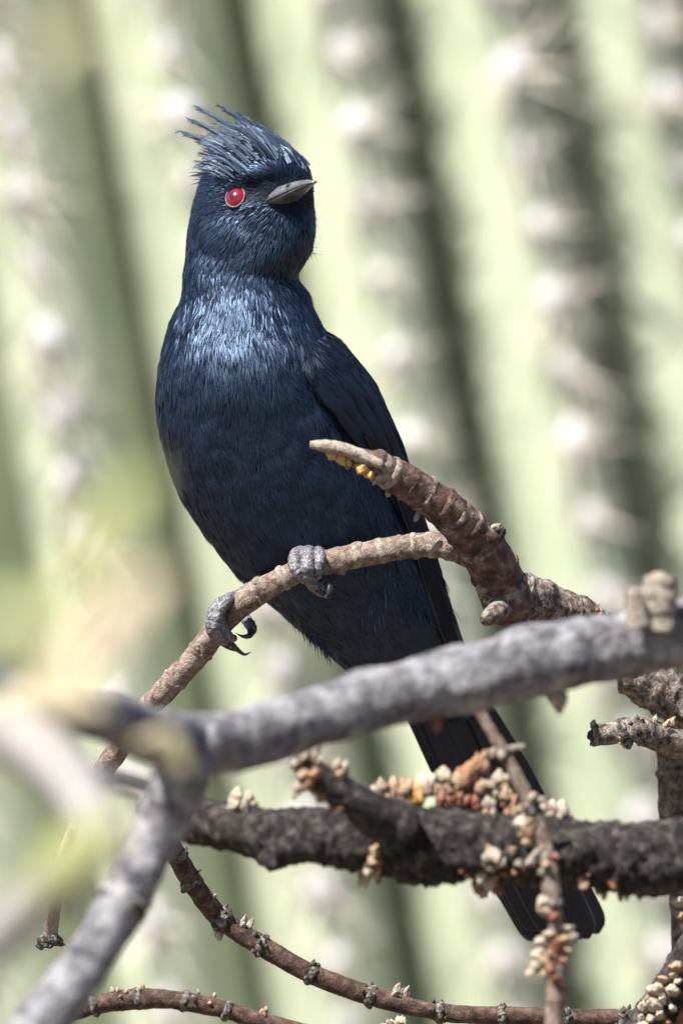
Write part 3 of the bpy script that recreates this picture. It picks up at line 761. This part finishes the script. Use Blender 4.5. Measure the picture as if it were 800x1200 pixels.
        b = side * np.cos(rl)[:, None] + n * np.sin(rl)[:, None]
        pts = []
        for s, ww, bend in ((0, .8, -.25), (.38, 1.0, .45), (.72, .75, .75), (1.0, .08, .8)):
            c = p + d * (L * s)[:, None] + n * (lf * bend * (1 + .0) - (L * s) ** 2 * 2.6)[:, None]
            pts += [c - b * (w * ww * .5)[:, None], c + b * (w * ww * .5)[:, None]]
        vv = np.stack(pts, axis=1).reshape(-1, 3) - np.array(gloc(parent))
        base = np.arange(k) * 8
        q = np.stack([np.stack([base + 2 * r, base + 2 * r + 1, base + 2 * r + 3, base + 2 * r + 2], 1) for r in range(3)], 1).reshape(-1, 4)
        me = bpy.data.meshes.new(name); me.vertices.add(len(vv)); me.vertices.foreach_set('co', vv.astype(np.float32).ravel())
        me.loops.add(q.size); me.loops.foreach_set('vertex_index', q.ravel().astype(np.int32))
        me.polygons.add(len(q)); me.polygons.foreach_set('loop_start', (np.arange(len(q)) * 4).astype(np.int32)); me.polygons.foreach_set('loop_total', np.full(len(q), 4, np.int32))
        me.polygons.foreach_set('use_smooth', np.ones(len(q), bool))
        me.update(calc_edges=True); me.materials.append(m)
        o = link(bpy.data.objects.new(name, me), parent); o['kind'] = 'stuff'
        return o
    BILL = np.array(P(340, 226, -.013))
    def flow(p, n, t, px, py):
        r = p - BILL; r /= np.linalg.norm(r, axis=1, keepdims=True)
        w = np.clip((325 - py) / 90, 0, 1)[:, None]
        d = t * (1 - w) + r * w
        d -= n * np.sum(d * n, axis=1, keepdims=True)
        return d / np.maximum(np.linalg.norm(d, axis=1, keepdims=True), 1e-9)
    def lens(px, py):
        return np.clip(9 + (py - 230) * .075, 8, 22)
    def keep(px, py, Y):
        e = ((px - 276) / 12.5) ** 2 + ((py - 231) / 14) ** 2
        return ~((e < 1) & (Y < 0))
    def lore(px, py):
        h_ = np.modf(np.abs(np.sin(px * 12.9898 + py * 78.233) * 43758.5453))[0]
        return np.minimum(((px - 304) / 30) ** 2 + ((py - 226) / 14) ** 2, ((px - 342) / 22) ** 2 + ((py - 232) / 17) ** 2) < .35 + 1.0 * h_
    strands('plumage', V, 125000, flow, lens, 0.78, 1.2, body, M['barb'], lambda px, py, Y: keep(px, py, Y) & ~(lore(px, py) & (Y < 0)), .26)
    strands('lore_plumage', V, 420000, flow, lambda px, py: np.full(len(px), 8.0), 0.8, 1.2, body, M['lore'], lambda px, py, Y: keep(px, py, Y) & lore(px, py) & (Y < 0), .26, 5)

    # eye
    l, n = hit(*eye_px); n = (n + Vector((-.25, -.2, .05))).normalized()
    q = n.to_track_quat('Z', 'Y')
    bm = bmesh.new(); bmesh.ops.create_uvsphere(bm, u_segments=40, v_segments=24, radius=13.4 * S)
    me = bpy.data.meshes.new('eye'); bm.to_mesh(me); bm.free(); me.materials.append(M['eye'])
    for p_ in me.polygons: p_.use_smooth = True
    eye = link(bpy.data.objects.new('eye', me), root); ec = l - n * 7.0 * S; eye.location = ec - gloc(root); eye.rotation_mode = 'QUATERNION'; eye.rotation_quaternion = q
    vv = []; 
    for i in range(48):
        A = 2 * math.pi * i / 48
        for j in range(10):
            B = 2 * math.pi * j / 10; rr = (11.9 + 1.4 * math.cos(B) * (1 + .25 * noise.noise(Vector((math.cos(A) * 4, math.sin(A) * 4, 1))))) * S
            vv.append(Vector((rr * math.cos(A), rr * math.sin(A) * 1.08, (7.2 + 1.9 * math.sin(B)) * S)))
    ff = [(i * 10 + j, ((i + 1) % 48) * 10 + j, ((i + 1) % 48) * 10 + (j + 1) % 10, i * 10 + (j + 1) % 10) for i in range(48) for j in range(10)]
    lid = link(bpy.data.objects.new('eye_ring', mesh_data('eye_ring', vv, ff, M['lid'])), eye)

    # bill
    f = (P(374, 211, -.0225) - P(333, 226, -.0125)); Lb = f.length; f.normalize()
    base = P(333, 226, -.0125) - f * .0012
    side = f.cross(Vector((0, 0, 1))).normalized()
    if side.x > 0: side = -side
    up = side.cross(f); 
    if up.z < 0: up = -up
    def mandible(name, upper):
        v = []; n = 22; sg = 24
        for i in range(n):
            s = i / (n - 1); s2 = s * 1.12 - .12
            w = (25 * (1 - s) ** .72 * (1 - .25 * s) * min(1, .72 + s * 2) + 1.4) * S
            c = base + f * Lb * s2
            if upper:
                top = (14.5 * (1 - s ** 1.7) * min(1, .15 + s / .28) ** .8 + 1.5) * S; c = c - up * (max(0, s - .72) ** 1.5 * 14 * S); lo = -.3 * S * 10 * (1 - s)
            else:
                if s > .93: pass
                top = (6.5 * (1 - s) ** .8 * min(1, .2 + s / .25) + .6) * S
            c = c + up * S * (-10.5 * (1 - s) ** 1.25 + 1)     # mouth line
            for j in range(sg):
                th = 2 * math.pi * j / sg; cx, sy = math.cos(th), math.sin(th)
                if upper: y = top * max(sy, 0) ** .9 if sy >= 0 else -1.0 * S * abs(sy)
                else: y = -top * abs(sy) ** .9 if sy < 0 else .6 * S * sy
                sc = 1.0 if upper else .93
                v.append(c + side * cx * w * sc + up * (y - (0 if upper else 1.0 * S)))
        fc = grid_faces(n, sg) + [tuple(reversed(range(sg))), tuple(range((n - 1) * sg, n * sg))]
        return mesh(name, v, fc, M['bill'], root)
    um = mandible('upper_mandible', True); mandible('lower_mandible', False)
    nb = bpy.data.objects.new('nostril', bud_mesh('nostril', 0)); link(nb, um)
    mb = BVHTree.FromPolygons([v.co + gloc(root) for v in um.data.vertices], [tuple(p.vertices) for p in um.data.polygons])
    nl = mb.ray_cast(camp, (P(339, 217) - camp).normalized())[0]
    nb.location = (nl if nl is not None else base) - gloc(root); nb.scale = (3.4 * S, 1.2 * S, 1.8 * S); nb.rotation_euler = (0, -.45, 0)

    # crest feathers
    tips = [(0, 209, 154), (.16, 221, 139), (.32, 230, 125), (.52, 257, 124), (.66, 277, 129), (.78, 297, 141), (.88, 314, 152), (1, 340, 172)]
    roots = [(0, 283, 197), (.3, 300, 184), (.55, 320, 178), (.78, 338, 182), (1, 358, 196)]
    def interp(tb, s):
        xs = [q[0] for q in tb]; return np.interp(s, xs, [q[1] for q in tb]), np.interp(s, xs, [q[2] for q in tb])
    specs = []
    for s, l_, y_ in [(0, 1, -.001), (.16, 1, -.003), (.32, 1, .000), (.52, 1, -.002), (.66, .97, .002), (.78, .97, -.003), (.88, .95, -.001)]:
        for q in range(8): specs.append((s + random.uniform(-.006, .006), l_ * (1 - .035 * q * random.random()), y_ + random.uniform(-.001, .001)))
    for i in range(130): specs.append((random.random(), random.uniform(.36, .70), random.uniform(-.0125, .006)))
    for i in range(40): specs.append((random.uniform(-.25, .1), random.uniform(.4, .75), random.uniform(-.0115, .005)))
    cb = []
    for s, ln, Yo in specs:
        (tx, ty), (rx, ry) = interp(tips, s), interp(roots, s)
        if s < 0: rx, ry, tx, ty = rx - 10, ry + 40 * -s * 1.2, tx + 6, ty + 150 * -s
        jr = 5 if ln > .72 else 10; rx += random.uniform(-jr, jr); ry += random.uniform(-.3, .8) * jr
        tx, ty = rx + (tx - rx) * ln, ry + (ty - ry) * ln
        hp, hn = hit(rx, ry + 4)
        Yr = (hp.y if (hp is not None and Yo < -.004) else Yo * .8)
        Yr = max(Yr, Yo - .004)
        p0 = P(rx, ry, Yr); p2 = P(tx, ty, Yo + random.uniform(-.0015, .0015))
        mid = p0.lerp(p2, .55) + Vector((0, 0, 1)) * (p0 - p2).length * .17
        path = []; ws = []; W = random.uniform(.9, 1.9) * S
        for k in range(9):
            u = k / 8; path.append(p0 * (1 - u) ** 2 + mid * 2 * u * (1 - u) + p2 * u * u)
            ws.append(W * max(.12, (1 - u ** 2.6)) * (.7 + .5 * min(1, u * 3)))
        tilt = random.uniform(-.5, .5)
        v, fc, uv = blade(path, ws, Vector((-.2, -1, .45 + tilt * .8)).normalized(), .3)
        mesh('crest_feather', v, fc, M['crest'], root, uvs=uv)
        for k in range(2, 9):
            for sd in (-1, 1):
                for _ in range(2):
                    u = (k + random.random() - .5) / 8; u = min(u, 1); q_ = p0 * (1 - u) ** 2 + mid * 2 * u * (1 - u) + p2 * u * u
                    tt = (path[min(k + 1, 8)] - path[k - 1]).normalized(); cb.append((q_, (tt + Vector((tt.z, random.uniform(-.3, .3), -tt.x)) * sd * random.uniform(.12, .4)).normalized(), random.uniform(5, 11) * S * (1.1 - .4 * u), .6 * S))
    # wispy barbs at crest back and nape, chin bristles, vent fluff
    def wisps(name, items, m):
        vv = []; ff = []
        for p0, d, L, w in items:
            b = d.cross(Vector((0, 1, 0))).normalized(); o = len(vv)
            for s, ww in ((0, 1), (.4, .8), (.75, .5), (1, .05)):
                c = p0 + d * L * s + Vector((0, 0, -1)) * L * .16 * s * s
                vv += [c - b * w * ww / 2, c + b * w * ww / 2]
            ff += [(o, o + 1, o + 3, o + 2), (o + 2, o + 3, o + 5, o + 4), (o + 4, o + 5, o + 7, o + 6)]
        return mesh(name, vv, ff, m, body, kind='stuff')
    it = []
    for _ in range(170):
        s = random.random(); x, y = 262 - 26 * s + random.uniform(0, 26), 166 + 44 * s + random.uniform(-6, 6)
        it.append((P(x, y, random.uniform(-.009, .008)), Vector((-.9, random.uniform(-.3, .3), random.uniform(-.25, .25))).normalized(), random.uniform(10, 24) * S, 1.3 * S))
    wisps('nape_wisps', it, M['barb']); wisps('crest_barbs', cb, M['crest'])
    it = []
    for _ in range(120):
        x, y = random.gauss(366, 12), random.gauss(735, 5); y = 703 + (x - 314) * .80 + random.uniform(-8, 2)
        it.append((P(x, y, random.uniform(.002, .018)), Vector((.35 + random.uniform(-.3, .3), 0, -1)).normalized(), random.uniform(8, 24) * S, 1.2 * S))
    for _ in range(90):
        x = random.uniform(425, 540); y = random.uniform(655, 720)
        h, _n = hit(x, y)
        if h is not None: it.append((h, Vector((random.uniform(-.1, .3), -.12, -1)).normalized(), random.uniform(14, 30) * S, 1.2 * S))
    wisps('vent_fluff', it, M['wing'])
    it = []
    for _ in range(34):
        y = random.uniform(232, 300); x = 364 + random.uniform(-4, 1)
        it.append((P(x, y, random.uniform(-.012, .0)), Vector((.55, -.2, random.uniform(-.9, .2))).normalized(), random.uniform(5, 16) * S, .6 * S))
    wisps('chin_bristles', it, M['barb'])

    # wing on the bird's left flank: shell, coverts, flight feathers
    wr = [  # inner px,py, outer px,py, inner lift px, thickness px
        (352, 404, 372, 384, 2, 5), (353, 424, 392, 397, 6, 14), (358, 440, 412, 420, 8, 19), (372, 462, 432, 448, 9, 21), (388, 482, 447, 476, 9, 21), (406, 504, 461, 508, 8, 19),
        (424, 530, 474, 542, 6, 16), (446, 564, 486, 578, 4, 12), (468, 604, 498, 616, 2, 9), (487, 649, 511, 656, 1, 7), (505, 698, 525, 702, 1, 5), (523, 746, 541, 748, 1, 5), (541, 784, 555, 784, 1, 4), (554, 806, 562, 804, 1, 3)]
    A = catmull(wr, 90); nw = 40; W = np.zeros((90, nw, 3))
    for i, (ix, iy, ox, oy, lf, th_) in enumerate(A):
        h, n = hit(ix, iy)
        pi = (h if h is not None else P(ix, iy, .012)) + Vector((0, -1, 0)) * lf * S
        cyc = np.interp(oy, [380, 450, 550, 650, 750, 800], [.002, .004, .008, .012, .017, .020])
        po = P(ox, oy, cyc - .002)
        ax_ = po - pi; c = (pi + po) / 2; t = Vector((.5, .1, -.85)); nn = ax_.cross(t).normalized()
        if nn.y > 0: nn = -nn
        for j in range(nw):
            a_ = 2 * math.pi * j / nw; x = math.cos(a_); y = math.sin(a_)
            q = c + ax_ * .5 * x + nn * th_ * S * (y if y > 0 else y * .5) * (1 + .10 * noise.noise(Vector((i * .12, x * 2.5, 5))))
            W[i, j] = q
    wv = [Vector(x) for x in W.reshape(-1, 3)]
    wf = grid_faces(90, nw) + [tuple(reversed(range(nw))), tuple(range(89 * nw, 90 * nw))]
    wuv = [(j / nw, i / 90) for i in range(90) for j in range(nw)]
    wing = mesh('wing', wv, wf, M['wing'], root, uvs=wuv)
    wb = BVHTree.FromPolygons(wv, wf)
    def whit(px, py):
        d = (P(px, py) - camp).normalized(); l, n, i, dd = wb.ray_cast(camp, d); return l
    def wflow(p, n, t, px, py): return t
    strands('wing_barbs', W, 14000, wflow, lambda px, py: np.clip(12 + (py - 400) * .06, 12, 24), .8, .4, wing, M['wing_barb'], lambda px, py, Y: py < 720, .35, 3)
    def interp_edge(u, s):   # u: 0 inner .. 1 outer, s along
        k = s * 89; i = min(int(k), 88); fr = k - i; r_ = A[i] * (1 - fr) + A[i + 1] * fr
        return r_[0] + (r_[2] - r_[0]) * u, r_[1] + (r_[3] - r_[1]) * u
    # coverts: overlapping rows
    for row, (s0, ln, nf, W_) in enumerate([(.20, .17, 4, 8), (.30, .20, 4, 8), (.40, .24, 4, 8)]):
        for k in range(nf):
            u0 = (k + .5) / nf; path = []; ws = []
            for i in range(9):
                s = s0 + ln * i / 8 + u0 * .04; x, y = interp_edge(min(.97, u0 * (1 - .1 * i / 8) + .06 * i / 8), s); h = whit(x, y)
                if h is None: break
                path.append(h + Vector((.3, -1, .1)) * (.8 + row * .2 + .1 * i) * S); ws.append(W_ * S * (1 - (i / 8) ** 3 * .85) * (.6 + .4 * min(1, i / 2)))
            if len(path) > 5:
                v, fc, uv = blade(path, ws, Vector((.35, -.9, .1)), .12); mesh('covert', v, fc, M['wing'], wing, uvs=uv)
    # flight feathers stacked down the right edge
    for k in range(9):
        u = k / 8
        pts = [(430 + 24 * u, 510 + 18 * u, 3), (460 + 17 * u, 566 + 8 * u, 3), (484 + 14 * u, 628 + 4 * u, 3), (502 + 14 * u, 690 + 4 * u, 2.5), (519 + 15 * u, 742 + 6 * u, 2), (536 + 18 * u, 786 + 12 * u, 2)]
        pc = catmull([(x, y, l_) for x, y, l_ in pts], 26); path = []; ws = []
        for i, (x, y, l_) in enumerate(pc):
            h = whit(x, y); cyc = np.interp(y, [380, 450, 550, 650, 750, 800], [.000, .001, .004, .006, .012, .016])
            Yb = cyc - .002 if h is None else min(h.y, cyc + .004) - .0002
            path.append(P(x, y, Yb - .00022 * (8 - k) ))
            s = i / 25; ws.append(3.2 * S * (1 - s ** 4 * .8) * (.7 + .3 * min(1, s * 5)))
        v, fc, uv = blade(path, ws, Vector((.25, -1, 0)), .22)
        ffo = mesh('flight_feather', v, fc, M['flight'], wing, uvs=uv)
        ev = []; 
        for i in range(26):
            for c_ in (4,):
                p_ = v[i * 5 + c_]; ev += [p_ + Vector((-.3 * S, -.5 * S, 0)), p_ + Vector((.3 * S, -.5 * S, 0))]
        mesh('pale_edge', ev, grid_faces(26, 2, False), M['edge'], wing)

    # tail feathers
    axis = Vector((.53, 0, -.848)); 
    tf = [  # root offset, tip px, half width px, depth order
        (-1.0, (628, 1103), 13, 4), (-.8, (634, 1104), 15, 3), (-.55, (632, 1090), 17, 1), (-.25, (650, 1096), 16, 2), (0, (662, 1098), 15, 3), (.25, (672, 1097), 14, 4),
        (.5, (682, 1100), 15, 5), (.7, (690, 1100), 16, 3), (.9, (701, 1094), 17, 4)]
    for ro, (tx, ty), hw, dz in tf:
        x0, y0 = 508 + ro * 34, 800 - ro * 20
        path = []; ws = []; n = 60
        for i in range(n):
            s = i / (n - 1); x = x0 + (tx - x0) * s + 6 * math.sin(math.pi * s) * (ro * .6); y = y0 + (ty - y0) * s
            path.append(P(x, y, .019 + .018 * s + dz * .0007))
            e = max(0, (s - .93) / .07); ws.append(hw * S * (.55 + .45 * min(1, s * 2.5)) * math.sqrt(max(.012, 1 - e ** 2.2)))
        v, fc, uv = blade(path, ws, Vector((.1, -1, .1)), .10, 7)
        t = mesh('tail_feather', v, fc, M['tail'], root, uvs=uv)
        sh = []
        for i in range(n - 2):
            p_ = v[i * 7 + 3] + Vector((0, -.0002, 0)); w_ = (1.0 - .7 * i / n) * S
            sh += [p_ + Vector((-w_, 0, 0)), p_ + Vector((0, -w_, 0)), p_ + Vector((w_, 0, 0))]
        mesh('feather_shaft', sh, grid_faces(n - 2, 3, False), M['tail'], t)
        if dz in (1, 2, 3):
            rim = []; order = [(i, 0) for i in range(int(n * .3), n)] + [(n - 1, c) for c in range(1, 6)] + [(i, 6) for i in range(n - 1, int(n * .3), -1)]
            cen = None
            for (i, c) in order:
                p_ = v[i * 7 + c]; inn = (v[i * 7 + 3] - p_); inn = inn.normalized() * .8 * S if inn.length > 1e-7 else Vector((0, 0, .8 * S))
                rim += [p_ + Vector((0, -.00012, 0)), p_ + inn + Vector((0, -.00012, 0))]
            mesh('pale_rim', rim, grid_faces(len(order), 2, False), M['edge'], t)

    # feet
    def toe(name, rows, parent, claw=None):
        a_ = catmull(rows, 40); a_[:, 3] *= .84; v = []; sg = 18; cs = [P(x, y, Y) for x, y, Y, r in a_]
        for i in range(40):
            t = (cs[min(i + 1, 39)] - cs[max(i - 1, 0)]).normalized(); u = t.orthogonal().normalized(); u = (Vector((0, -1, .1)) - t * t.dot(Vector((0, -1, .1)))).normalized(); w = t.cross(u)
            bulge = .92 + .16 * ((i % 5) / 4) 
            for j in range(sg):
                th = 2 * math.pi * j / sg; d = u * math.cos(th) + w * math.sin(th); p = cs[i] + d * a_[i, 3] * S
                v.append(cs[i] + d * a_[i, 3] * S * bulge * (1 + .14 * noise.noise(p * 900)))
        o = mesh(name, v, grid_faces(40, sg) + [tuple(reversed(range(sg))), tuple(range(39 * sg, 40 * sg))], M['toe'], parent)
        if claw:
            c_ = catmull(claw, 16); cc = [P(x, y, Y) for x, y, Y, r in c_]; v = []
            for i in range(16):
                t = (cc[min(i + 1, 15)] - cc[max(i - 1, 0)]).normalized(); u = t.orthogonal().normalized(); w = t.cross(u)
                for j in range(10):
                    th = 2 * math.pi * j / 10; v.append(cc[i] + (u * math.cos(th) + w * math.sin(th)) * max(.25, c_[i, 3]) * S)
            mesh('claw', v, grid_faces(16, 10) + [tuple(reversed(range(10))), tuple(range(150, 160))], M['claw'], parent)
        return o
    fa = toe('foot', [(320, 668, .004, 8), (300, 684, -.004, 8), (284, 696, -.0085, 9), (270, 703, -.0135, 10), (262, 708, -.016, 9)], root)
    toe('toe', [(280, 697, -.010, 7), (266, 704, -.0165, 8), (256, 718, -.0185, 8), (253, 734, -.0185, 8), (258, 746, -.017, 7.5), (264, 751, -.0155, 6.5)], fa, [(262, 749, -.016, 5), (272, 756, -.014, 4), (280, 763, -.0125, 2.6), (287, 767, -.012, 1.6), (294, 764, -.012, .4)])
    toe('toe', [(272, 700, -.0135, 7), (258, 706, -.0165, 7.5), (249, 718, -.0175, 7.5), (247, 732, -.0175, 7.5), (250, 744, -.0165, 7), (258, 752, -.014, 6)], fa, [(256, 750, -.0145, 4.5), (266, 757, -.012, 3.6), (274, 762, -.011, 1.4), (279, 763, -.011, .4)])
    toe('toe', [(276, 700, -.009, 7), (262, 708, -.013, 7), (258, 722, -.0165, 7), (262, 738, -.0175, 7), (270, 747, -.0155, 6), (274, 748, -.013, 5)], fa)
    toe('toe', [(276, 706, .000, 7), (283, 718, -.001, 7), (290, 728, -.004, 7.5), (295, 736, -.008, 7), (295, 740, -.010, 5.5)], fa, [(296, 739, -.0095, 4.6), (292, 745, -.011, 3.6), (286, 746, -.012, 2.3), (281, 744.5, -.0125, 1.2), (277, 742, -.0125, .4)])
    fb = toe('foot', [(345, 640, .006, 8), (348, 646, -.004, 9), (352, 650, -.0125, 11), (358, 655, -.0175, 11)], root)
    toe('toe', [(350, 646, -.010, 8), (346, 652, -.0165, 9), (345, 662, -.0195, 9), (350, 672, -.0200, 8.5), (358, 679, -.0190, 8)], fb)
    toe('toe', [(362, 645, -.010, 8), (361, 650, -.0165, 10), (360, 662, -.0205, 10), (361, 674, -.0200, 9.5), (366, 684, -.0180, 9), (372, 690, -.0165, 8)], fb, [(372, 690, -.0175, 5.5), (380, 697, -.0175, 3.5), (386, 700, -.0165, 1.8), (391, 699, -.016, .4)])
    toe('toe', [(372, 646, -.010, 7.5), (374, 649, -.0165, 8.5), (375, 656, -.0195, 8), (373, 666, -.0200, 7.5), (371, 676, -.0185, 7)], fb)
    toe('toe', [(366, 684, -.004, 8), (374, 690, -.010, 9), (378, 690, -.0155, 9.5), (380, 685, -.018, 8)], fb, [(384, 684, -.0180, 5), (386, 690, -.0190, 4), (384, 697, -.0195, 2), (379, 700, -.0195, .5)])
bird()
